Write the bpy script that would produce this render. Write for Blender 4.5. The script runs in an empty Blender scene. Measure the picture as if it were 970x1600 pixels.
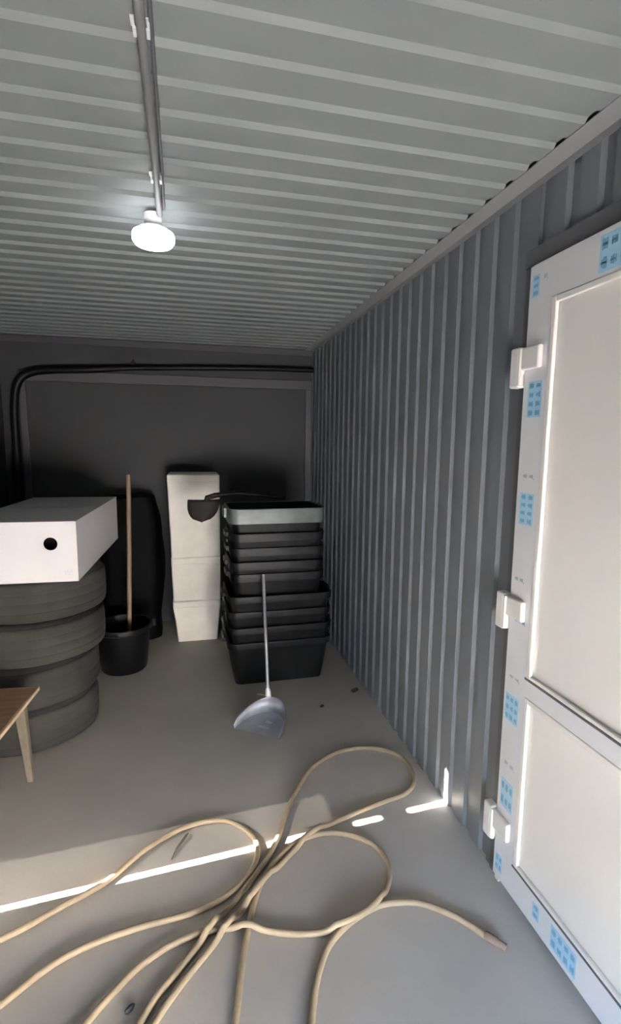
import bpy, bmesh, math, random
from mathutils import Vector, Matrix, noise
random.seed(7)
SC = bpy.context.scene
COL = SC.collection
PI = math.pi

# ---------------------------------------------------------------- camera
cam_d = bpy.data.cameras.new('camera')
cam = bpy.data.objects.new('camera', cam_d); COL.objects.link(cam)
F_PX, YAW, PITCH, ROLL = 793.5, 0.2334, 0.1322, 0.0103
cam_d.sensor_fit = 'VERTICAL'; cam_d.sensor_height = 24.0
cam_d.lens = F_PX / 1600.0 * 24.0
cam_d.clip_start = 0.02
fw = Vector((math.sin(YAW)*math.cos(PITCH), math.cos(YAW)*math.cos(PITCH), -math.sin(PITCH)))
rt0 = Vector((math.cos(YAW), -math.sin(YAW), 0)); up0 = rt0.cross(fw)
rt = rt0*math.cos(ROLL) + up0*math.sin(ROLL); up = up0*math.cos(ROLL) - rt0*math.sin(ROLL)
cam.matrix_world = Matrix(((rt.x, up.x, -fw.x, 0), (rt.y, up.y, -fw.y, 0), (rt.z, up.z, -fw.z, 1.5), (0, 0, 0, 1)))
SC.camera = cam

# ---------------------------------------------------------------- world, sun, exposure
W = bpy.data.worlds.new('world'); SC.world = W; W.use_nodes = True
SUN_TAN = 0.56                                   # tangent of the sun's elevation
sun_travel = Vector((1.0, 0.086, -SUN_TAN))
nt = W.node_tree; nt.nodes.clear()
wo = nt.nodes.new('ShaderNodeOutputWorld'); wb = nt.nodes.new('ShaderNodeBackground')
sk = nt.nodes.new('ShaderNodeTexSky'); sk.sky_type = 'NISHITA'; sk.sun_disc = False
sk.sun_elevation = math.atan(SUN_TAN); sk.sun_rotation = math.atan2(-1.0, -0.086) 
nt.links.new(sk.outputs[0], wb.inputs[0]); nt.links.new(wb.outputs[0], wo.inputs[0])
wb.inputs[1].default_value = 0.58
sd = bpy.data.lights.new('sun', 'SUN'); sd.energy = 16.0; sd.angle = math.radians(0.4); sd.color = (1.0, 0.95, 0.88)
so = bpy.data.objects.new('sun', sd); COL.objects.link(so); so.location = (-6, -1, 6)
so.rotation_euler = sun_travel.to_track_quat('-Z', 'Y').to_euler()
SC.view_settings.view_transform = 'Standard'; SC.view_settings.look = 'None'
SC.view_settings.gamma = 1.0; SC.view_settings.use_curve_mapping = False
SC.view_settings.exposure = 4.40
SC.cycles.use_denoising = True
SC.cycles.max_bounces = 12; SC.cycles.diffuse_bounces = 8; SC.cycles.glossy_bounces = 4

# ---------------------------------------------------------------- materials
def srgb(r, g, b):
    f = lambda v: (v/255/12.92) if v/255 <= 0.04045 else ((v/255+0.055)/1.055)**2.4
    return (f(r), f(g), f(b), 1)

def mat(name, col, rough=0.6, metal=0.0, var=0.0, scale=6.0, bump=0.0, bscale=60.0, col2=None, stretch=None, spec=0.5, rvar=0.0):
    m = bpy.data.materials.new(name); m.use_nodes = True
    n = m.node_tree.nodes; l = m.node_tree.links; b = n['Principled BSDF']
    c = col if len(col) == 4 else (*col, 1)
    b.inputs['Base Color'].default_value = c; b.inputs['Roughness'].default_value = rough; b.inputs['Metallic'].default_value = metal
    b.inputs['Specular IOR Level'].default_value = spec
    tc = n.new('ShaderNodeTexCoord'); mp = n.new('ShaderNodeMapping'); l.new(tc.outputs['Object'], mp.inputs[0])
    if stretch: mp.inputs['Scale'].default_value = stretch
    if var > 0 or col2:
        t = n.new('ShaderNodeTexNoise'); t.inputs['Scale'].default_value = scale; t.inputs['Detail'].default_value = 6
        l.new(mp.outputs[0], t.inputs['Vector'])
        r = n.new('ShaderNodeValToRGB'); l.new(t.outputs['Fac'], r.inputs[0])
        k2 = col2 if col2 else tuple(min(1, v*(1+var)) for v in c[:3]) + (1,)
        k1 = c if col2 else tuple(v*(1-var) for v in c[:3]) + (1,)
        r.color_ramp.elements[0].color = k1; r.color_ramp.elements[0].position = 0.32
        r.color_ramp.elements[1].color = k2; r.color_ramp.elements[1].position = 0.68
        l.new(r.outputs[0], b.inputs['Base Color'])
        if rvar:
            mr = n.new('ShaderNodeMapRange'); mr.inputs[3].default_value = rough-rvar; mr.inputs[4].default_value = rough+rvar
            l.new(t.outputs['Fac'], mr.inputs[0]); l.new(mr.outputs[0], b.inputs['Roughness'])
    if bump > 0:
        t2 = n.new('ShaderNodeTexNoise'); t2.inputs['Scale'].default_value = bscale; t2.inputs['Detail'].default_value = 4
        l.new(mp.outputs[0], t2.inputs['Vector'])
        bp = n.new('ShaderNodeBump'); bp.inputs['Strength'].default_value = bump; bp.inputs['Distance'].default_value = 0.01
        l.new(t2.outputs['Fac'], bp.inputs['Height']); l.new(bp.outputs[0], b.inputs['Normal'])
    return m

M = {}
M['floor'] = mat('dusty_concrete', (0.42, 0.388, 0.345), 0.62, var=0.10, scale=1.6, bump=0.10, bscale=40, rvar=0.08)
M['outside'] = mat('pale_ground', (0.445, 0.425, 0.40), 0.9, var=0.12, scale=0.8)
M['ceiling'] = mat('grey_painted_sheet', (0.20, 0.213, 0.215), 0.6, spec=0.3, var=0.05, scale=3)
M['wall_sheet'] = mat('dark_grey_painted_sheet', (0.155, 0.166, 0.183), 0.45, var=0.06, scale=3)
M['trim_dark'] = mat('dark_grey_trim', (0.12, 0.122, 0.13), 0.45)
M['trim_back'] = mat('dull_back_trim', (0.066, 0.064, 0.070), 0.5)
M['trim_mid'] = mat('grey_trim', (0.24, 0.243, 0.247), 0.45)
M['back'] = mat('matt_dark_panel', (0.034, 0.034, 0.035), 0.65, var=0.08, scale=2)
M['yard'] = mat('pale_render', (0.58, 0.555, 0.525), 0.9, var=0.04)
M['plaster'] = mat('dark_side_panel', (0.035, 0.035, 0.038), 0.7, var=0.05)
M['pvc'] = mat('white_plastic', (0.66, 0.635, 0.605), 0.38, var=0.02, scale=2)
M['pvc_film'] = mat('white_plastic_under_film', (0.60, 0.60, 0.62), 0.30, var=0.03, scale=5)
M['gasket'] = mat('grey_gasket', (0.10, 0.10, 0.11), 0.6)
M['print'] = mat('light_blue_film_print', (0.33, 0.54, 0.70), 0.35)
M['print_d'] = mat('blue_film_print', (0.15, 0.35, 0.54), 0.35)
M['print_g'] = mat('grey_film_print', (0.36, 0.42, 0.45), 0.35)
M['steel'] = mat('aluminium_tube', (0.62, 0.62, 0.63), 0.32, metal=0.9)
M['pan'] = mat('galvanised_sheet', (0.42, 0.44, 0.49), 0.45, metal=0.4, var=0.12, scale=12)
M['tyre'] = mat('dusty_rubber', (0.028, 0.027, 0.025), 0.95, spec=0.25, col2=(0.050, 0.048, 0.044, 1), scale=4, bump=0.25, bscale=60)
M['rubber'] = mat('dusty_sidewall', (0.045, 0.043, 0.039), 0.85, var=0.2, scale=5)
M['card'] = mat('white_cardboard', (0.58, 0.557, 0.565), 0.75, var=0.02, scale=4)
M['hole_shade'] = mat('painted_hole_shade', (0.008, 0.006, 0.005), 0.95, spec=0.1)  # near-black colour stands in for the shade inside the carton
M['ink'] = mat('pale_violet_ink', (0.52, 0.49, 0.56), 0.8)
M['foam'] = mat('white_foam', (0.80, 0.755, 0.69), 0.85, var=0.04, scale=9, bump=0.15, bscale=140)
M['black_pl'] = mat('black_plastic', (0.004, 0.004, 0.005), 0.45, spec=0.25, var=0.3, scale=8, bump=0.06, bscale=25)
M['tub'] = mat('dusty_black_plastic', (0.005, 0.005, 0.006), 0.42, spec=0.2, col2=(0.012, 0.012, 0.012, 1), scale=5, stretch=(3, 3, 1))
M['tub_grey'] = mat('grey_green_dusty_plastic', (0.085, 0.105, 0.10), 0.40, var=0.25, scale=7)
M['bag'] = mat('black_film', (0.002, 0.002, 0.0025), 0.6, spec=0.07, bump=0.5, bscale=9)
M['wood_top'] = mat('varnished_ply', (0.30, 0.17, 0.085), 0.5, col2=(0.40, 0.25, 0.13, 1), scale=6, stretch=(1, 8, 1))
M['wood_edge'] = mat('pale_ply_edge', (0.62, 0.46, 0.30), 0.6, var=0.1, scale=20)
M['wood_leg'] = mat('greyed_pine', (0.125, 0.105, 0.078), 0.8, var=0.2, scale=8, stretch=(6, 6, 1))
M['wood_pole'] = mat('wooden_handle', (0.25, 0.165, 0.10), 0.6, var=0.15, scale=10, stretch=(5, 5, 0.6))
M['hose'] = mat('beige_rubber_hose', (0.33, 0.255, 0.165), 0.55, var=0.12, scale=14)
M['hose_end'] = mat('brown_hose_connector', (0.22, 0.155, 0.115), 0.6)
M['pipe_grey'] = mat('grey_conduit', (0.17, 0.17, 0.17), 0.5)
M['white_clip'] = mat('white_clip', (0.75, 0.75, 0.75), 0.4)
M['twig'] = mat('dry_twig', (0.10, 0.085, 0.06), 0.9)
M['debris'] = mat('dark_crumb', (0.04, 0.04, 0.04), 0.9)
M['spade'] = mat('dirty_dark_steel', (0.016, 0.012, 0.009), 0.6, spec=0.3, var=0.3, scale=12)
def shade(name, t):
    m = bpy.data.materials.new(name); m.use_nodes = True; n = m.node_tree.nodes; l = m.node_tree.links
    b = n['Principled BSDF']; b.inputs['Base Color'].default_value = (0.05, 0.05, 0.05, 1); b.inputs['Roughness'].default_value = 0.8
    tr = n.new('ShaderNodeBsdfTransparent'); mx = n.new('ShaderNodeMixShader'); mx.inputs[0].default_value = t
    l.new(b.outputs[0], mx.inputs[1]); l.new(tr.outputs[0], mx.inputs[2]); l.new(mx.outputs[0], n['Material Output'].inputs[0])
    return m
M['sun_filter'] = shade('added_sun_filter', 0.085)     # added strip that dims the sun to a faint band; it has two faces, so 0.7 % of the light passes
def emit(name, col, s):
    m = bpy.data.materials.new(name); m.use_nodes = True
    b = m.node_tree.nodes['Principled BSDF']; b.inputs['Base Color'].default_value = (0.8, 0.8, 0.8, 1)
    b.inputs['Emission Color'].default_value = (*col, 1); b.inputs['Emission Strength'].default_value = s
    return m
M['lamp'] = emit('glowing_diffuser', (0.94, 0.97, 1.0), 0.9)

# ---------------------------------------------------------------- helpers
def link(name, bm, material, parent=None, smooth=False, bevel=0.0, seg=2):
    me = bpy.data.meshes.new(name)
    bmesh.ops.recalc_face_normals(bm, faces=bm.faces)
    if smooth:
        for f in bm.faces: f.smooth = True
        for e in bm.edges:
            if len(e.link_faces) == 2 and e.calc_face_angle(0) > math.radians(38): e.smooth = False
    bm.to_mesh(me); bm.free()
    ms = material if isinstance(material, (list, tuple)) else [material]
    for m in ms: me.materials.append(m)
    o = bpy.data.objects.new(name, me); COL.objects.link(o)
    if parent: o.parent = parent
    if bevel > 0:
        b = o.modifiers.new('bevel', 'BEVEL'); b.width = bevel; b.segments = seg; b.limit_method = 'ANGLE'
    return o

def thing(name, label, cat, loc=(0, 0, 0), rz=0.0, group=None):
    o = bpy.data.objects.new(name, None); COL.objects.link(o); o.empty_display_size = 0.1
    o.location = loc; o.rotation_euler = (0, 0, rz)
    tag(o, label, cat, group); return o
def tag(o, label, cat=None, group=None):
    if label: o['label'] = label
    if cat: o['category'] = cat
    if group: o['group'] = group
    return o
def struct(o): o['kind'] = 'structure'; return o
def holder(name):
    o = bpy.data.objects.new(name, None); COL.objects.link(o); o.empty_display_size = 0.1
    return struct(o)
def dup(root, parent=None):
    c = root.copy(); COL.objects.link(c)
    if parent: c.parent = parent
    for ch in list(root.children): dup(ch, c)
    return c

def box(bm, x0, x1, y0, y1, z0, z1, mi=0):
    v = [bm.verts.new(p) for p in ((x0,y0,z0),(x1,y0,z0),(x1,y1,z0),(x0,y1,z0),(x0,y0,z1),(x1,y0,z1),(x1,y1,z1),(x0,y1,z1))]
    fs = []
    for q in ((0,3,2,1),(4,5,6,7),(0,1,5,4),(1,2,6,5),(2,3,7,6),(3,0,4,7)):
        f = bm.faces.new([v[i] for i in q]); f.material_index = mi; fs.append(f)
    return v
def new(): return bmesh.new()
def boxm(*a): bm = new(); box(bm, *a); return bm

def loft(bm, rings, closed=True, cap0=False, cap1=False, mi=0):
    vr = [[bm.verts.new(p) for p in r] for r in rings]
    n = len(vr[0])
    for a, b in zip(vr, vr[1:]):
        for i in range(n if closed else n-1):
            j = (i+1) % n
            f = bm.faces.new((a[i], a[j], b[j], b[i])); f.material_index = mi
    if cap0: bm.faces.new(list(reversed(vr[0]))).material_index = mi
    if cap1: bm.faces.new(vr[-1]).material_index = mi
    return vr
def circ(r, z, n=32, cx=0, cy=0): return [(cx+r*math.cos(2*PI*i/n), cy+r*math.sin(2*PI*i/n), z) for i in range(n)]
def lathe(bm, prof, n=48, cap0=False, cap1=False): return loft(bm, [circ(r, z, n) for r, z in prof], True, cap0, cap1)
def tube(bm, pts, r, n=10, cap=True):
    pts = [Vector(p) for p in pts]
    rr = r if isinstance(r, (list, tuple)) else [r]*len(pts)
    rings = []; T0 = None; N = None
    for i, p in enumerate(pts):
        t = (pts[min(i+1, len(pts)-1)] - pts[max(i-1, 0)]).normalized()
        if N is None:
            a = Vector((0, 0, 1)) if abs(t.z) < 0.9 else Vector((1, 0, 0)); N = (a - t*a.dot(t)).normalized()
        else: N = (N - t*N.dot(t)).normalized()
        B = t.cross(N)
        rings.append([p + (N*math.cos(2*PI*k/n) + B*math.sin(2*PI*k/n))*rr[i] for k in range(n)])
    loft(bm, rings, True, cap, cap)
def rrect(w, d, z, r, n=5):
    out = []
    for cx, cy, a0 in ((w/2-r, d/2-r, 0), (-w/2+r, d/2-r, PI/2), (-w/2+r, -d/2+r, PI), (w/2-r, -d/2+r, 1.5*PI)):
        for k in range(n+1):
            a = a0 + PI/2*k/n; out.append((cx+r*math.cos(a), cy+r*math.sin(a), z))
    return out
def catmull(P, per=8):
    out = []; P = [Vector(p) for p in P]
    for i in range(len(P)-1):
        p0 = P[max(i-1, 0)]; p1 = P[i]; p2 = P[i+1]; p3 = P[min(i+2, len(P)-1)]
        for k in range(per):
            t = k/per
            out.append(0.5*((2*p1) + (p2-p0)*t + (2*p0-5*p1+4*p2-p3)*t*t + (3*p1-p0-3*p2+p3)*t**3))
    out.append(P[-1]); return out

# ---------------------------------------------------------------- setting
XL, XR, YF, YB, ZC = -1.36, 1.026, -0.70, 4.312, 2.287
o = struct(link('floor', boxm(XL-0.06, XR+0.10, YF-0.15, YB+0.06, -0.12, 0.0), M['floor']))
o = struct(link('ground', boxm(-30, 30, -40, 45, -0.20, -0.10), M['outside']))

# corrugated sheets: wide flats with narrow recessed grooves; u runs across the grooves, v along them
def groove_profile(u0, pitch, n):
    """(u, depth) points for n pitches starting at u0 - each pitch: flat, then a groove."""
    pts = []; s, w, d = 0.011, 0.030, 0.011
    for k in range(n):
        c = u0 + k*pitch - 0.007
        pts += [(c-w/2-s, 0), (c-w/2, d), (c+w/2, d), (c+w/2+s, 0)]
    return pts
def sheet(name, prof, v0, v1, place, material, parent):
    bm = new()
    a = [bm.verts.new(place(u, v0, d)) for u, d in prof]; b = [bm.verts.new(place(u, v1, d)) for u, d in prof]
    for i in range(len(prof)-1): bm.faces.new((a[i], a[i+1], b[i+1], b[i]))
    ob = link(name, bm, material, parent)
    sol = ob.modifiers.new('thickness', 'SOLIDIFY'); sol.thickness = 0.0007; sol.offset = 0
    return ob

ceil_o = struct(link('ceiling', boxm(XL-0.06, XR+0.10, YF-0.15, YB+0.06, ZC+0.03, ZC+0.12), M['trim_dark']))
P_C = 0.1106; y = 1.155 - 24*P_C                    # grooves run along X
k = 0; total = int((YB - y)/P_C) + 1
while k < total:
    n = min(10, total-k)
    pr = groove_profile(y + k*P_C, P_C, n)
    e0 = y + k*P_C - P_C/2; e1 = y + (k+n)*P_C - P_C/2 + 0.006
    pr = [(e0, 0)] + pr + [(min(e1, YB+0.02), 0)]
    sheet('corrugated_sheet', pr, XL-0.02, XR-0.0645, lambda u, v, d: (v, u, ZC + d), M['ceiling'], ceil_o)
    k += n

wr = struct(link('wall_right', boxm(XR+0.045, XR+0.10, YF-0.15, YB+0.06, 0, ZC+0.03), M['trim_dark']))
DY0, DY1, DZ = 0.46, 1.405, 2.042                   # door block in the wall
P_W = 0.1158; w0 = 1.5033 + 0.012
idx = int((YB-w0)/P_W)
k = 0
while k <= idx:
    n = min(10, idx-k+1)
    pr = groove_profile(w0 + k*P_W, P_W, n)
    e0 = (w0 + k*P_W - P_W/2) if k else DY1+0.004
    pr = [(e0, 0)] + pr + [(min(w0 + (k+n)*P_W - P_W/2, YB+0.02), 0)]
    sheet('corrugated_sheet', pr, 0.0, ZC+0.005, lambda u, v, d: (XR + d, u, v), M['wall_sheet'], wr)
    k += n
pr = groove_profile(w0 - 9*P_W, P_W, 9); pr = [(DY0, 0)] + pr + [(DY1+0.004, 0)]
sheet('corrugated_sheet', pr, DZ, ZC+0.005, lambda u, v, d: (XR + d, u, v), M['wall_sheet'], wr)
pr = groove_profile(w0 - 26*P_W, P_W, 17); pr = [(YF-0.1, 0)] + pr + [(DY0, 0)]
sheet('corrugated_sheet', pr, 0, ZC+0.005, lambda u, v, d: (XR + d, u, v), M['wall_sheet'], wr)

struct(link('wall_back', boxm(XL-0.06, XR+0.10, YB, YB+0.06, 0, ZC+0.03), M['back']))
# left wall: a tall narrow gap lets a blade of sun in; two latch plates cross it
wl = new(); S0, S1, S2 = 1.570, 1.592, 1.785
box(wl, XL-0.04, XL, YF-0.15, S0, 0, ZC+0.03); box(wl, XL-0.04, XL, S2, YB+0.06, 0, ZC+0.03)
box(wl, XL-0.04, XL, S1, S2, 1.08, ZC+0.03)
box(wl, XL-0.04, XL, S0, S1, 1.50, ZC+0.03)
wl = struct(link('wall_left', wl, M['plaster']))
link('latch_plate', boxm(XL-0.046, XL-0.0405, S0-0.03, S1+0.03, 1.02, 1.13), M['trim_dark'], wl)
link('latch_plate', boxm(XL-0.046, XL-0.0405, S0-0.03, S1+0.03, 1.19, 1.265), M['trim_dark'], wl)
link('added_filter_strip', boxm(XL-0.0205, XL-0.0195, S1, S2, 0, 1.08), M['sun_filter'], wl)  # unseen strip added in the wall to lighten a band of floor
# front wall behind the camera: open gateway
wf = new(); GX0, GX1, GZ = -0.25, 0.97, 0.86
box(wf, XL-0.06, GX0, YF-0.15, YF-0.05, 0, ZC+0.03); box(wf, GX1, XR+0.10, YF-0.15, YF-0.05, 0, ZC+0.03)
box(wf, GX0, GX1, YF-0.15, YF-0.05, GZ, ZC+0.03)
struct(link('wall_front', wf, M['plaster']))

# unseen pale walls added outside the gateway to block sky and bounce sunlight in; the side one stands in full sun
struct(link('wall_yard_added', boxm(-14, 1.6, -9.2, -9.0, -0.10, 2.8), M['yard']))
struct(link('wall_yard_side_added', boxm(1.6, 1.8, -9.2, -1.3, -0.10, 2.8), M['yard']))

# trims
t = new(); box(t, XR-0.066, XR+0.0, YF-0.05, YB, ZC-0.0022, ZC-0.0006); box(t, XR-0.0018, XR-0.0004, YF-0.05, YB, ZC-0.022, ZC-0.0006)
struct(link('trim_1', t, M['trim_mid']))
t = new(); box(t, XL, XR-0.002, YB-0.003, YB-0.0005, ZC-0.048, ZC-0.003); box(t, XL, XR-0.067, YB-0.045, YB-0.0005, ZC-0.0030, ZC-0.0010)
struct(link('trim_2', t, M['trim_back']))
t3 = holder('trim_3')                                # raised frame around the back panel
link('rail', boxm(-1.235, 1.018, YB-0.022, YB-0.0005, 1.958, 2.032), M['trim_back'], t3, bevel=0.003)
link('post', boxm(0.968, 1.018, YB-0.020, YB-0.0005, 0.0, 1.957), M['trim_back'], t3, bevel=0.003)
link('post', boxm(-1.235, -1.188, YB-0.020, YB-0.0005, 0.0, 1.957), M['trim_back'], t3, bevel=0.003)
t4 = holder('trim_4')                                # dark metal surround of the door
link('head_strip', boxm(XR-0.010, XR-0.001, DY0, DY1+0.045, DZ-0.004, DZ+0.048), M['trim_dark'], t4)
link('side_strip', boxm(XR-0.006, XR-0.001, DY1, DY1+0.045, 0.0, DZ-0.005), M['trim_dark'], t4)

# ---------------------------------------------------------------- white door in the right wall
door = holder('door_1'); door['label'] = 'white plastic door with two blank panels, blue printed film and three hinges'
X0 = 1.0                                             # room face of the sash
b = new(); box(b, X0+0.012, X0+0.044, DY1-0.020, DY1, 0.0, DZ-0.006); box(b, X0+0.012, X0+0.044, DY0, DY1-0.020, DZ-0.028, DZ-0.006)
box(b, X0+0.012, X0+0.044, DY0, DY0+0.020, 0, DZ-0.028)
link('door_frame', b, M['pvc'], door)
LY, BY, RY = 1.400, 1.297, 0.57                       # sash edge, panel edge, far panel edge
b = new()
box(b, X0, X0+0.04, BY, LY, 0.032, DZ-0.014)                      # hinge stile
box(b, X0, X0+0.04, DY0+0.01, RY, 0.032, DZ-0.014)                 # lock stile
box(b, X0, X0+0.04, RY, BY, 0.032, 0.145); box(b, X0, X0+0.04, RY, BY, 1.918, DZ-0.014)
box(b, X0, X0+0.04, RY, BY, 0.728, 0.790)
bmesh.ops.remove_doubles(b, verts=b.verts, dist=1e-5)
link('sash', b, M['pvc_film'], door)
link('upper_panel', boxm(X0+0.010, X0+0.034, RY-0.003, BY+0.003, 0.787, 1.921), M['pvc'], door)
link('lower_panel', boxm(X0+0.010, X0+0.034, RY-0.003, BY+0.003, 0.142, 0.731), M['pvc'], door)
def bead_v(y0, y1, z0, z1): link('glazing_bead', boxm(X0-0.002, X0+0.0098, y0, y1, z0, z1), M['pvc'], door, bevel=0.003)
for za, zb in ((0.145, 0.728), (0.790, 1.918)):
    bead_v(BY-0.018, BY-0.0005, za, zb); bead_v(RY+0.0005, RY+0.018, za, zb)
    bead_v(RY+0.018, BY-0.018, zb-0.018, zb-0.0005); bead_v(RY+0.018, BY-0.018, za+0.0005, za+0.013)
for z in (0.145, 0.790):
    link('gasket', boxm(X0-0.0024, X0+0.006, RY+0.01, BY+0.004, z-0.006, z+0.0003), M['gasket'], door)
def hinge(z):
    b = new(); box(b, X0-0.017, X0-0.0005, 1.318, 1.4005, z-0.016, z+0.050)
    h = link('hinge', b, M['pvc'], door, bevel=0.006, seg=3)
    link('frame_leaf', boxm(X0-0.021, X0+0.0115, 1.404, 1.446, z-0.066, z+0.054), M['pvc'], h, bevel=0.006, seg=3)
    b = new(); tube(b, [(X0-0.012, 1.4025, z-0.060), (X0-0.012, 1.4025, z+0.048)], 0.009, 14); link('hinge_pin', b, M['pvc'], h, smooth=True)
for z in (1.745, 0.975, 0.222): hinge(z)

# blue prints on the protective film: a pale blue block with rows of darker illegible marks
def film_print(yc, zc, w, h, cols, rows, strong=True, pale=True):
    b = new()
    if pale: box(b, X0-0.0005, X0-0.00005, yc-w/2, yc+w/2, zc-h/2, zc+h/2)
    else: box(b, X0-0.0005, X0-0.00005, yc-w/2, yc-w/2+0.004, zc-h/2, zc-h/2+0.004)
    p = link('film_print', b, M['print'] if pale else M['print_g'], door)
    b = new(); rnd = random.Random(int(zc*1000))
    for i in range(cols):
        for j in range(rows):
            cy = yc - w/2 + (i+0.5)*w/cols; cz = zc - h/2 + (j+0.5)*h/rows
            sw, sh = w/cols*0.62, h/rows*0.62
            for s in range(3):
                yy = cy - sw/2 + s*sw/3
                hh = sh*rnd.uniform(0.6, 1.0)
                box(b, X0-0.0009, X0-0.00055, yy, yy+sw/3*rnd.uniform(0.55, 0.95), cz-hh/2, cz+hh/2)
            box(b, X0-0.0009, X0-0.00055, cy-sw/2, cy+sw/2, cz-sh*0.1, cz+sh*0.1)
    m = link('print_marks', b, M['print_d'] if strong else M['print_g'], p); m['kind'] = 'stuff'
film_print(1.372, 1.968, 0.030, 0.062, 1, 3)
film_print(1.332, 1.985, 0.022, 0.022, 1, 1, False, False)
film_print(1.346, 1.640, 0.062, 0.106, 2, 4)
film_print(1.352, 1.411, 0.056, 0.020, 2, 1, False, False)
film_print(1.350, 1.310, 0.064, 0.098, 2, 4)
film_print(1.362, 1.086, 0.050, 0.018, 2, 1, False, False)
film_print(1.345, 0.955, 0.056, 0.018, 3, 1, True, False)
film_print(1.354, 0.762, 0.056, 0.016, 2, 1, False, False)
film_print(1.357, 0.655, 0.066, 0.090, 3, 3)
film_print(1.352, 0.462, 0.056, 0.022, 2, 1, False, False)
film_print(1.354, 0.352, 0.062, 0.100, 3, 2)
film_print(1.372, 0.088, 0.036, 0.060, 2, 2)
film_print(1.180, 0.090, 0.030, 0.050, 1, 2)
film_print(1.062, 0.084, 0.100, 0.072, 4, 2)
film_print(1.088, 1.972, 0.090, 0.090, 3, 2)

# ---------------------------------------------------------------- lamp and conduit
lamp = thing('ceiling_lamp', 'glowing round white lamp under the ribbed ceiling', 'lamp', (-0.107, 1.955, 0))
b = new(); lathe(b, [(0.001, ZC-0.003), (0.030, ZC-0.003), (0.030, 2.240), (0.050, 2.236), (0.054, 2.230), (0.054, 2.222), (0.001, 2.222)], 40)
link('lamp_base', b, M['white_clip'], lamp, smooth=True)
b = new(); lathe(b, [(0.001, 2.2215), (0.069, 2.2215), (0.072, 2.212), (0.071, 2.196), (0.062, 2.184), (0.040, 2.178), (0.001, 2.176)], 40)
link('lamp_diffuser', b, M['lamp'], lamp, smooth=True)
con = thing('conduit', 'thin grey cable conduit running along the ceiling to the lamp', 'conduit')
b = new(); tube(b, [(-0.0705, YF-0.04, ZC-0.013), (-0.0705, 0.9, ZC-0.013), (-0.078, 1.65, ZC-0.0135), (-0.083, 1.925, ZC-0.0135)], 0.0100, 14)
link('pipe', b, M['pipe_grey'], con, smooth=True)
b = new(); tube(b, [(-0.051, YF-0.04, ZC-0.0055), (-0.051, 0.9, ZC-0.0055), (-0.061, 1.65, ZC-0.0055), (-0.068, 1.90, ZC-0.0055)], 0.0045, 10)
link('cable', b, M['gasket'], con, smooth=True)
for cx, cy in ((-0.072, 1.115), (-0.079, 1.68)):
    b = new(); box(b, cx-0.020, cx+0.020, cy-0.012, cy+0.012, ZC-0.0040, ZC-0.0008)
    for s in (-1, 1):
        pts = [(cx + s*(0.0135 if a < 3 else 0.011), cy, z) for a, z in enumerate((ZC-0.003, ZC-0.011, ZC-0.018, ZC-0.023))]
        for p, q in zip(pts, pts[1:]):
            box(b, min(p[0], q[0])-0.002, max(p[0], q[0])+0.002, cy-0.011, cy+0.011, min(p[2], q[2]), max(p[2], q[2]))
    link('clip', b, M['white_clip'], con)

# ---------------------------------------------------------------- black drain pipe on the back wall
pp = thing('drain_pipe', 'black flexible pipe running along the top of the back wall and down its left corner', 'pipe')
pts = catmull([(-1.262, YB-0.055, 0.02), (-1.264, YB-0.055, 0.9), (-1.266, YB-0.055, 1.55), (-1.258, YB-0.055, 1.80), (-1.225, YB-0.055, 1.94), (-1.14, YB-0.055, 2.010),
               (-0.98, YB-0.055, 2.036), (-0.72, YB-0.055, 2.050), (-0.40, YB-0.055, 2.074), (0.1, YB-0.055, 2.096), (0.6, YB-0.055, 2.112), (0.95, YB-0.055, 2.116), (XR-0.003, YB-0.055, 2.118)], 10)
b = new()
rad = [0.031 if p.x < -0.75 else 0.031 - 0.010*min(1, (p.x+0.75)/0.3) for p in pts]
tube(b, pts, rad, 12); link('pipe', b, M['black_pl'], pp, smooth=True)
b = new(); box(b, -0.425, -0.395, YB-0.082, YB-0.0006, 2.092, 2.120); box(b, -0.416, -0.404, YB-0.06, YB-0.05, 2.112, 2.140)
link('clamp', b, M['black_pl'], pp, bevel=0.002)

# ---------------------------------------------------------------- tyres
R_T, H_T = 0.335, 0.2145
def tyre(label):
    t = thing('tire', label, 'tire', group='stack of four worn tires')
    hw = H_T/2
    prof = [(R_T-0.020, -hw+0.014)]
    for a in range(1, 5): prof.append((R_T-0.020+0.017*math.sin(a*PI/8*0.95), -hw+0.014+0.020*(1-math.cos(a*PI/8))))
    for gz in (-0.045, 0.0, 0.045):
        prof += [(R_T, gz-0.004), (R_T-0.0012, gz-0.002), (R_T-0.0012, gz+0.002), (R_T, gz+0.004)]
    prof += [(r, -z) for r, z in reversed(prof[:5])]
    b = new(); lathe(b, prof, 72); link('tread', b, M['tyre'], t, smooth=True)
    side = [(R_T-0.020, hw-0.0142), (R_T-0.045, hw-0.003), (R_T-0.075, hw-0.0004), (R_T-0.105, hw-0.004), (R_T-0.125, hw-0.018), (R_T-0.140, hw-0.040), (R_T-0.130, hw-0.060)]
    for s in (1, -1):
        b = new(); lathe(b, [(r, z*s) for r, z in side], 72); link('sidewall', b, M['rubber'], t, smooth=True)
    return t
words = ['bottom worn tire of the stack, resting on the floor', 'second worn tire up from the floor in the stack',
         'third worn tire up from the floor, second from the top', 'topmost worn tire, directly under the white carton']
t0 = tyre(words[0])
for i, (cx, cy) in enumerate(((-0.850, 2.820), (-0.838, 2.822), (-0.802, 2.832), (-0.790, 2.835))):
    t = t0 if i == 0 else dup(t0)
    t['label'] = words[i]; t.location = (cx, cy, H_T/2 + i*(H_T+0.0006)); t.rotation_euler = (0, 0, i*1.3)

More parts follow.
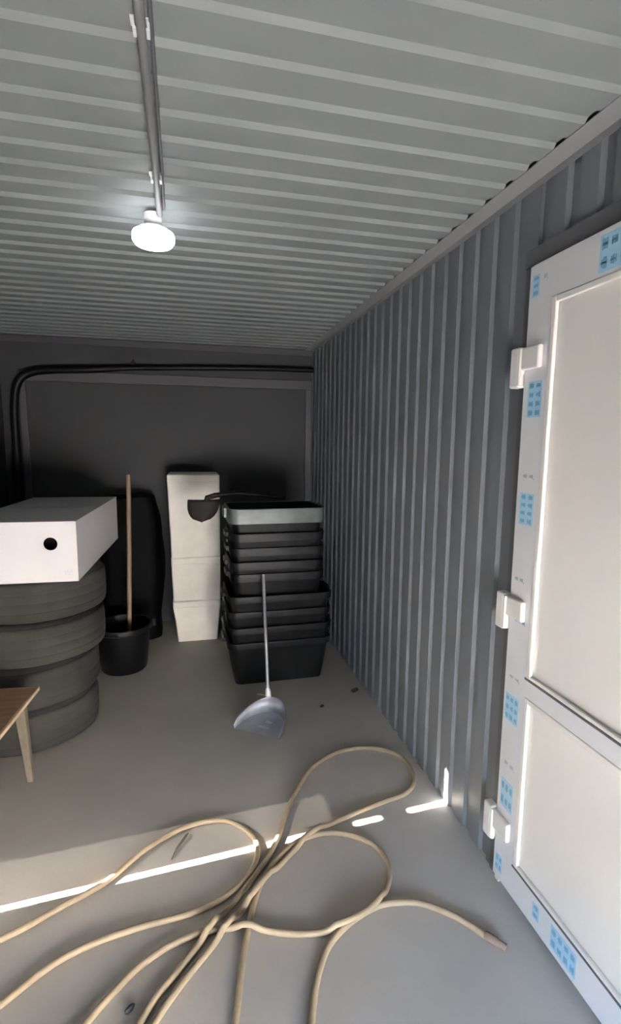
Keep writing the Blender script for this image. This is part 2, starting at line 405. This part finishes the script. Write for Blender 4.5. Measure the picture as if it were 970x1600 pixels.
# ---------------------------------------------------------------- white carton on the tyres
zb, zt = 0.8615, 1.142
ct = thing('cardboard_box', 'long white cardboard box with a round black hole lying on the tire stack', 'box', (-0.512, 2.475, zb), math.radians(-1.6))
Wc, Dc, Hc = 0.505, 1.10, zt-zb
b = new()
box(b, -Wc, 0, 0.004, Dc, 0, 0.004); box(b, -Wc, -Wc+0.004, 0.004, Dc, 0.004, Hc-0.004)
box(b, -0.004, 0, 0.004, Dc, 0.004, Hc-0.004); box(b, -Wc+0.004, -0.004, Dc-0.004, Dc, 0.004, Hc-0.004)
link('carton_body', b, M['card'], ct)
# front panel with a real round hole
b = new(); hx, hz, hr = -0.112, 0.178, 0.030; n = 32
def front_ring(yy):
    outer = []
    for i in range(n):
        a = 2*PI*i/n; dx, dz = math.cos(a), math.sin(a)
        tx = ((0-hx)/dx if dx > 0 else (-Wc-hx)/dx) if abs(dx) > 1e-6 else 1e9
        tz = ((Hc-hz)/dz if dz > 0 else (0-hz)/dz) if abs(dz) > 1e-6 else 1e9
        s = min(tx, tz); outer.append((hx+dx*s, yy, hz+dz*s))
    return outer
inner = lambda yy: [(hx+hr*math.cos(2*PI*i/n), yy, hz+hr*math.sin(2*PI*i/n)) for i in range(n)]
o1 = front_ring(0.0)
# square the corners: snap the ring point nearest each corner onto it
def snap(ring):
    for c in ((0, 0), (-Wc, 0), (0, Hc), (-Wc, Hc)):
        j = min(range(n), key=lambda i: (ring[i][0]-c[0])**2 + (ring[i][2]-c[1])**2); ring[j] = (c[0], ring[j][1], c[1])
    return ring
loft(b, [snap(front_ring(0.0)), inner(0.0), inner(0.004), snap(front_ring(0.004)), snap(front_ring(0.0))])
link('front_panel', b, M['card'], ct)
link('hole_shade_panel', boxm(hx-0.09, hx+0.09, 0.10, 0.112, 0.005, Hc-0.0045), M['hole_shade'], ct)  # dark panel added behind the hole to give it its inner shade
link('top_flap', boxm(-Wc, 0, 0.0005, Dc/2-0.001, Hc-0.004, Hc), M['card'], ct)
link('top_flap', boxm(-Wc, 0, Dc/2+0.001, Dc, Hc-0.004, Hc), M['card'], ct)
b = new()
for i in range(4): box(b, -0.058+i*0.009, -0.0515+i*0.009, -0.0004, -0.00005, 0.040, 0.040+0.012+0.004*(i % 2))
box(b, -0.058, -0.024, -0.0004, -0.00005, 0.032, 0.036)
link('printed_mark', b, M['ink'], ct)

# ---------------------------------------------------------------- wooden stool, lower left
st = thing('stool', 'small wooden stool with a brown top in front of the tires', 'stool', (-0.885, 2.115, 0), math.radians(-5))
ZS = 0.420
b = new(); box(b, -0.180, 0.180, -0.250, 0.250, ZS-0.014, ZS); link('seat', b, M['wood_top'], st)
b = new(); box(b, -0.192, -0.1805, -0.262, 0.262, ZS-0.018, ZS-0.001); box(b, 0.1805, 0.192, -0.262, 0.262, ZS-0.018, ZS-0.001)
box(b, -0.1805, 0.1805, -0.262, -0.2505, ZS-0.018, ZS-0.001); box(b, -0.1805, 0.1805, 0.2505, 0.262, ZS-0.018, ZS-0.001)
link('seat_edge', b, M['wood_edge'], st, bevel=0.003)
for sx in (-1, 1):
    for sy in (-1, 1):
        b = new()
        rings = []
        for z, s, ox in ((ZS-0.0185, 0.022, 0.0), (ZS-0.10, 0.021, 0.004), (0.0, 0.013, 0.024)):
            cx, cy = sx*(0.130+ox*0.8), sy*(0.200+ox*0.6)
            rings.append([(cx-s, cy-s*0.8, z), (cx+s, cy-s*0.8, z), (cx+s, cy+s*0.8, z), (cx-s, cy+s*0.8, z)])
        loft(b, rings, True, True, True); link('leg', b, M['wood_leg'], st, bevel=0.003)
for s in (-1, 1):
    link('apron', boxm(-0.108, 0.108, s*0.200-0.009, s*0.200+0.009, ZS-0.085, ZS-0.0186), M['wood_top'], st)
    link('apron', boxm(s*0.130-0.009, s*0.130+0.009, -0.182, 0.182, ZS-0.085, ZS-0.0186), M['wood_top'], st)

# ---------------------------------------------------------------- bucket, pole, bag
bk = thing('bucket', 'black plastic bucket on the floor beside the tires', 'bucket', (-0.455, 3.455, 0))
b = new()
lathe(b, [(0.001, 0.0), (0.138, 0.0), (0.146, 0.012), (0.176, 0.300), (0.172, 0.300), (0.142, 0.014), (0.001, 0.010)], 48)
link('bucket_body', b, M['black_pl'], bk, smooth=True)
b = new(); lathe(b, [(0.1762, 0.270), (0.184, 0.275), (0.187, 0.300), (0.183, 0.308), (0.174, 0.308), (0.1722, 0.3005)], 48)
link('rim', b, M['tub'], bk, smooth=True)
for a in (0.25, 0.25+PI):
    c, s = math.cos(a), math.sin(a); b = new()
    box(b, -0.022, 0.022, -0.010, 0.016, 0.262, 0.318); bmesh.ops.rotate(b, verts=b.verts, matrix=Matrix.Rotation(a-PI/2, 3, 'Z'))
    bmesh.ops.translate(b, verts=b.verts, vec=(0.196*c, 0.196*s, 0)); link('handle_lug', b, M['tub'], bk, bevel=0.004)
b = new(); tube(b, [(0.20*math.cos(0.25+PI*k/16), 0.20*math.sin(0.25+PI*k/16), 0.295 - 0.02*math.sin(PI*k/16)) for k in range(17)], 0.003, 8)
link('wire_handle', b, M['steel'], bk, smooth=True)
b = new(); tube(b, [(-0.432, 3.52, 0.012), (-0.418, 3.523, 0.40), (-0.404, 3.527, 0.9), (-0.394, 3.530, 1.290)], 0.0145, 12)
po = tag(link('wooden_pole', b, M['wood_pole'], smooth=True), 'upright wooden pole standing in the black bucket', 'pole')

b = new(); rings = []
for k in range(15):
    t = k/14; z = 1.095*t
    w = 0.40 + 0.05*math.sin(t*PI) - 0.05*(t > 0.86)*(t-0.86)/0.14; d = 0.30 + 0.03*math.sin(t*PI)
    ring = []
    for x, yy, zz in rrect(w, d, z, 0.09, 6):
        nz = noise.noise(Vector((x*4, yy*4, z*3.2)))*0.022 + noise.noise(Vector((x*11, yy*11, z*9)))*0.008
        L = math.hypot(x, yy); ring.append((x*(1+nz/L), yy*(1+nz/L), max(0, z + (noise.noise(Vector((x*5, yy*5, 3)))*0.02 if 0 < k else 0))))
    rings.append(ring)
rings.append([(x*0.72, y_*0.72, z+0.012) for x, y_, z in rings[-1]])
loft(b, rings, True, True, True)
bmesh.ops.translate(b, verts=b.verts, vec=(-0.445, 4.07, 0))
bg = tag(link('plastic_bag', b, M['bag'], smooth=True), 'tall stuffed black plastic bag standing between bucket and back wall', 'bag')

# ---------------------------------------------------------------- foam boxes
def foam_box(label, x0b, x1b, x0t, x1t, z0, z1, y0, y1, seamlid=True):
    t = thing('foam_box', label, 'box', ((x0b+x1b)/2, (y0+y1)/2, z0), group='stack of white foam boxes')
    wb_, wt_, h, d = x1b-x0b, x1t-x0t, z1-z0, y1-y0; ox = (x0t+x1t)/2-(x0b+x1b)/2
    lid = 0.05
    def ring(w, dd, z, sh): return [(x+sh, y_, z_) for x, y_, z_ in rrect(w, dd, z, 0.016, 3)]
    b = new(); loft(b, [ring(wb_, d-0.02, 0, 0), ring(wb_+(wt_-wb_)*0.5, d-0.01, h*0.5, ox*0.5), ring(wt_, d, h-lid-0.001, ox)], True, True, True)
    link('box_body', b, M['foam'], t, smooth=True)
    b = new(); loft(b, [ring(wt_, d, h-lid, ox), ring(wt_, d, h-0.008, ox), ring(wt_-0.014, d-0.014, h, ox)], True, True, True)
    link('lid', b, M['foam'], t, smooth=True)
    return t
foam_box('white foam box at the bottom of the stack, narrowing towards the floor', -0.115, 0.182, -0.146, 0.205, 0.0, 0.320, 3.82, 4.22)
foam_box('white foam box in the middle of the tall white stack', -0.141, 0.208, -0.150, 0.211, 0.3205, 0.655, 3.82, 4.22)
foam_box('topmost and tallest white foam box, behind the dark shovel blade', -0.148, 0.211, -0.166, 0.213, 0.6555, 1.272, 3.82, 4.22)

# ---------------------------------------------------------------- nested mixing tubs
def tub(w_b, w_t, d_b, d_t, h, lip, m, mrim, label):
    t = thing('mixing_tub', label, 'tub', group='stack of nested black tubs')
    b = new(); th = 0.004
    loft(b, [rrect(w_b, d_b, 0, 0.04), rrect(w_t-0.02, d_t-0.02, h-0.005, 0.05), rrect(w_t-0.02-2*th, d_t-0.02-2*th, h-0.005, 0.05), rrect(w_b-2*th, d_b-2*th, th, 0.04)], True, True, True)
    link('tub_body', b, m, t, smooth=True)
    b = new()
    loft(b, [rrect(w_t-0.022, d_t-0.022, h-0.0048, 0.05), rrect(w_t-0.012, d_t-0.012, h, 0.055), rrect(w_t-0.002, d_t-0.002, h-0.003, 0.058), rrect(w_t, d_t, h-0.010, 0.06), rrect(w_t-0.004, d_t-0.004, h-lip, 0.06), rrect(w_t-0.010, d_t-0.010, h-lip, 0.058), rrect(w_t-0.010, d_t-0.010, h-0.012, 0.055)])
    link('rim', b, mrim, t, smooth=True)
    for s in (-1, 1):
        b = new(); x = s*(w_t/2+0.008)
        box(b, x-0.012, x+0.012, -0.07, 0.07, h-lip*0.75, h-0.004); link('end_grip', b, mrim, t, bevel=0.005)
    return t
TX, TY, TR = 0.530, 3.205, math.radians(1.0)
low = tub(0.560, 0.660, 0.330, 0.430, 0.285, 0.042, M['tub'], M['tub'], '')
names_low = ['bottom black tub of the stack, standing on the floor', 'second black tub from the floor in the nested stack',
             'third black tub from the floor in the nested stack', 'fourth black tub from the floor, top of the wider tubs']
for i in range(4):
    t = low if i == 0 else dup(low)
    t['label'] = names_low[i]; t.location = (TX + (0, .004, -.003, .001)[i], TY + (0, -.004, .003, -.003)[i], 0.0985*i); t.rotation_euler = (0, 0, TR + (0, .01, -.006, .008)[i])
upp = tub(0.500, 0.590, 0.300, 0.400, 0.285, 0.050, M['tub'], M['tub'], '')
names_up = ['lowest of the narrower black tubs, sunk into the wider tubs below', 'second lowest of the narrower black tubs', 'middle one of the narrower black tubs',
            'narrower black tub directly under the grey topmost tub']
zz = [0.430, 0.505, 0.590, 0.680]
for i in range(4):
    t = upp if i == 0 else dup(upp)
    t['label'] = names_up[i]; t.location = (TX - 0.014 + (0.002, -.004, .004, 0)[i], TY + (0, -.004, .003, -.003)[i], zz[i]); t.rotation_euler = (0, 0, TR + (0, .008, -.01, .004)[i])
top = tub(0.500, 0.600, 0.300, 0.405, 0.330, 0.092, M['tub'], M['tub_grey'], 'topmost tub of the stack with a deep grey-green dusty rim')
top.location = (TX-0.016, TY, 0.785); top.rotation_euler = (0, 0, TR)

# ---------------------------------------------------------------- dark shovel lying on the tubs
sh = thing('shovel', 'dark round shovel head lying over the edge of the top tub', 'shovel', (0.183, 3.16, 1.150))
b = new(); rows = []
for i in range(9):
    v = i/8                                             # 0 at the shoulder, 1 at the point
    half = 0.098*(1-v**2.6)**0.5 if v < 1 else 0.004
    rows.append([(-0.035-0.185*(k/8*2-1)*0 + half*(k/8*2-1), -0.020*(1-(k/8*2-1)**2) - 0.03*v, 0.010-0.135*v) for k in range(9)])
for r0, r1 in zip(rows, rows[1:]):
    pass
vr = [[b.verts.new((p[0]-0.085+0.018*(1-i/8), p[1], p[2])) for p in r] for i, r in enumerate(rows)]
for a, c in zip(vr, vr[1:]):
    for k in range(8): b.faces.new((a[k], a[k+1], c[k+1], c[k]))
ob = link('blade', b, M['spade'], sh, smooth=True); s = ob.modifiers.new('thickness', 'SOLIDIFY'); s.thickness = 0.003
b = new(); tube(b, [(-0.10, -0.012, -0.02), (-0.085, -0.004, 0.02), (-0.03, 0.004, 0.034)], [0.012, 0.016, 0.017], 12); link('socket', b, M['spade'], sh, smooth=True)
b = new(); tube(b, [(-0.03, 0.004, 0.034), (0.10, 0.03, 0.044), (0.30, 0.08, 0.02), (0.42, 0.11, 0.0)], 0.0155, 12); link('handle', b, M['black_pl'], sh, smooth=True)

# ---------------------------------------------------------------- long-handled metal dustpan in front of the tubs
dp = thing('dustpan', 'grey metal dustpan with a tall thin handle leaning on the tubs', 'dustpan')
A = Vector((0.198, 2.545, 0)); B_ = Vector((0.415, 2.385, 0)); mid = (A+B_)/2; ex = (B_-A).normalized(); ey = Vector((-ex.y, ex.x, 0))
def pan_pt(a, k, z):                                  # k scales the half-disc outline
    w = (B_-A).length/2
    return mid + ex*(math.cos(a)*w*k) + ey*(math.sin(a)*0.215*k) + Vector((0, 0, z))
b = new(); n = 24
base = []; wall = []
for i in range(n+1):
    a = PI*i/n; s = math.sin(a)
    base.append(pan_pt(a, 0.97, 0.003 + 0.012*s)); wall.append(pan_pt(a, 1.0, 0.006 + 0.095*(0.28+0.72*s if 0 < i < n else 0.12)))
ctr = b.verts.new(mid + Vector((0, 0, 0.003))); vb = [b.verts.new(p) for p in base]
for i in range(n): b.faces.new((ctr, vb[i], vb[i+1]))
ob = link('pan_base', b, M['pan'], dp); s = ob.modifiers.new('thickness', 'SOLIDIFY'); s.thickness = 0.0015
b = new(); v1 = [b.verts.new(p) for p in base]; v2 = [b.verts.new(p) for p in wall]
for i in range(n): b.faces.new((v1[i], v1[i+1], v2[i+1], v2[i]))
ob = link('pan_wall', b, M['pan'], dp, smooth=True); s = ob.modifiers.new('thickness', 'SOLIDIFY'); s.thickness = 0.002
b = new(); tube(b, wall, 0.0035, 8); link('rolled_edge', b, M['steel'], dp, smooth=True)
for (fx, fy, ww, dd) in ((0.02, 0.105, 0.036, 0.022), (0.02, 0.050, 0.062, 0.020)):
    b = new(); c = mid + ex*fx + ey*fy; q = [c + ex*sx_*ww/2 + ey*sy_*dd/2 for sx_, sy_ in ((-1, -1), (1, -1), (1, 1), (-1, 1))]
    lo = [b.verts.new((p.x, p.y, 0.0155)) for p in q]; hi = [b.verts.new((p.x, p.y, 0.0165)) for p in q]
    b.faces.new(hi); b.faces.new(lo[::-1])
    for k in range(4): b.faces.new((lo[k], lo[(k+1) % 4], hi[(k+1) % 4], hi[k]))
    link('pale_patch', b, M['steel'], dp)  # flat pale patch on the pan base
h0 = Vector((0.402, 2.670, 0.090)); h1 = Vector((0.415, 2.960, 0.722))
b = new(); tube(b, [h0, h0.lerp(h1, 0.5), h1], 0.0110, 14); link('handle', b, M['steel'], dp, smooth=True)
b = new(); tube(b, [h0 - (h1-h0)*0.02, h0, h0 + (h1-h0)*0.05, h0 + (h1-h0)*0.07], [0.010, 0.0165, 0.0165, 0.012], 14); link('collar', b, M['white_clip'], dp, smooth=True)
b = new(); tube(b, [h0, h0+Vector((-0.02, 0.01, 0.01)), h0+Vector((-0.055, 0.05, 0.0))], 0.003, 8); link('cord_loop', b, M['white_clip'], dp, smooth=True)

# ---------------------------------------------------------------- hose on the floor
HP = [(0.872,1.183),(0.849,1.215),(0.797,1.288),(0.713,1.354),(0.633,1.377),(0.562,1.378),(0.464,1.345),(0.380,1.290),(0.327,1.216),(0.292,1.139),(0.273,1.082),
(0.237,0.969),(0.171,0.938),(0.103,0.976),
(0.083,1.110),(0.098,1.199),(0.116,1.282),(0.147,1.395),(0.185,1.502),(0.237,1.590),(0.298,1.654),(0.381,1.707),(0.490,1.719),(0.582,1.682),(0.645,1.619),(0.662,1.528),(0.625,1.441),(0.539,1.363),(0.422,1.331),(0.302,1.341),(0.170,1.384),(0.035,1.414),(-0.079,1.394),(-0.166,1.350),(-0.240,1.283),(-0.296,1.219),
(-0.361,1.119),(-0.307,1.004),(-0.238,1.054),
(-0.164,1.181),(-0.124,1.247),(-0.067,1.306),(-0.000,1.379),(0.073,1.456),(0.158,1.546),(0.237,1.638),(0.298,1.738),(0.353,1.859),(0.434,2.001),(0.534,2.129),(0.684,2.214),(0.833,2.214),(0.941,2.147),(0.972,2.043),(0.943,1.923),(0.873,1.861),(0.768,1.835),(0.613,1.793),(0.464,1.735),(0.342,1.659),(0.237,1.563),(0.150,1.474),(0.063,1.389),(-0.014,1.312),(-0.074,1.247),(-0.128,1.173),
(-0.230,1.007),(-0.420,1.009),(-0.620,1.142),(-0.605,1.268),
(-0.522,1.324),(-0.416,1.407),(-0.304,1.451),(-0.177,1.473),(-0.032,1.485),(0.070,1.516),(0.145,1.567),(0.197,1.633),(0.216,1.712),(0.191,1.789),(0.099,1.872),(-0.045,1.869),(-0.183,1.792),(-0.309,1.670),(-0.426,1.606),(-0.524,1.551),(-0.586,1.523),(-0.672,1.480)]
HR = 0.0098
hp = catmull([(x, yy, 0) for x, yy in HP], 10)
zs = [HR+0.0004]*len(hp)
order = list(range(len(hp)))
for i in order:
    zmax = HR+0.0004
    for j in range(0, i-25):
        if (hp[i].x-hp[j].x)**2 + (hp[i].y-hp[j].y)**2 < (2.0*HR)**2: zmax = max(zmax, zs[j] + 2.02*HR)
    zs[i] = min(zmax, HR*7)
for _ in range(6):
    sm = [max(zs[i], 0.25*zs[max(i-1, 0)] + 0.5*zs[i] + 0.25*zs[min(i+1, len(zs)-1)]) for i in range(len(zs))]; zs = sm
hs = thing('garden_hose', 'long beige hose looped across the floor in front of the door', 'hose')
b = new(); tube(b, [(p.x, p.y, z) for p, z in zip(hp, zs)], HR, 12); link('hose_tube', b, M['hose'], hs, smooth=True)
d0 = (hp[0]-hp[6]).normalized(); e = Vector((hp[0].x, hp[0].y, 0.0135))
b = new(); tube(b, [e - d0*0.035, e - d0*0.030, e, e + d0*0.004, e + d0*0.03], [0.0102, 0.0130, 0.0130, 0.0110, 0.0110], 14)
link('hose_connector', b, M['hose_end'], hs, smooth=True)

# ---------------------------------------------------------------- small litter on the floor
def pebble(name, x, y, sx, sy, sz, rz, label, cat, m):
    b = new(); bmesh.ops.create_icosphere(b, subdivisions=2, radius=1.0)
    for v in b.verts:
        k = 1 + 0.25*noise.noise(v.co*1.7 + Vector((x*9, y*9, 0))); v.co = Vector((v.co.x*sx*k, v.co.y*sy*k, v.co.z*sz*k))
    z0 = min(v.co.z for v in b.verts); bmesh.ops.rotate(b, verts=b.verts, matrix=Matrix.Rotation(rz, 3, 'Z'))
    bmesh.ops.translate(b, verts=b.verts, vec=(x, y, -z0+0.0003)); return tag(link(name, b, m, smooth=True), label, cat)
pebble('crumb', 0.713, 2.66, 0.014, 0.010, 0.007, 0.4, 'small dark crumb on the floor right of the dustpan', 'crumb', M['debris'])
pebble('leaf_litter', 0.955, 2.80, 0.035, 0.018, 0.008, 0.7, 'small dark scrap on the floor against the right wall', 'scrap', M['twig'])
pebble('plug', -0.185, 1.240, 0.016, 0.008, 0.007, 0.8, 'small black plug on the floor beside the hose', 'plug', M['debris'])
b = new(); tube(b, [(-0.094, 1.725, 0.005), (-0.074, 1.775, 0.006), (-0.042, 1.825, 0.009), (-0.034, 1.84, 0.006)], [0.002, 0.0045, 0.0052, 0.002], 8)
tag(link('twig', b, M['twig'], smooth=True), 'short dark twig on the floor inside the left hose loop', 'twig')
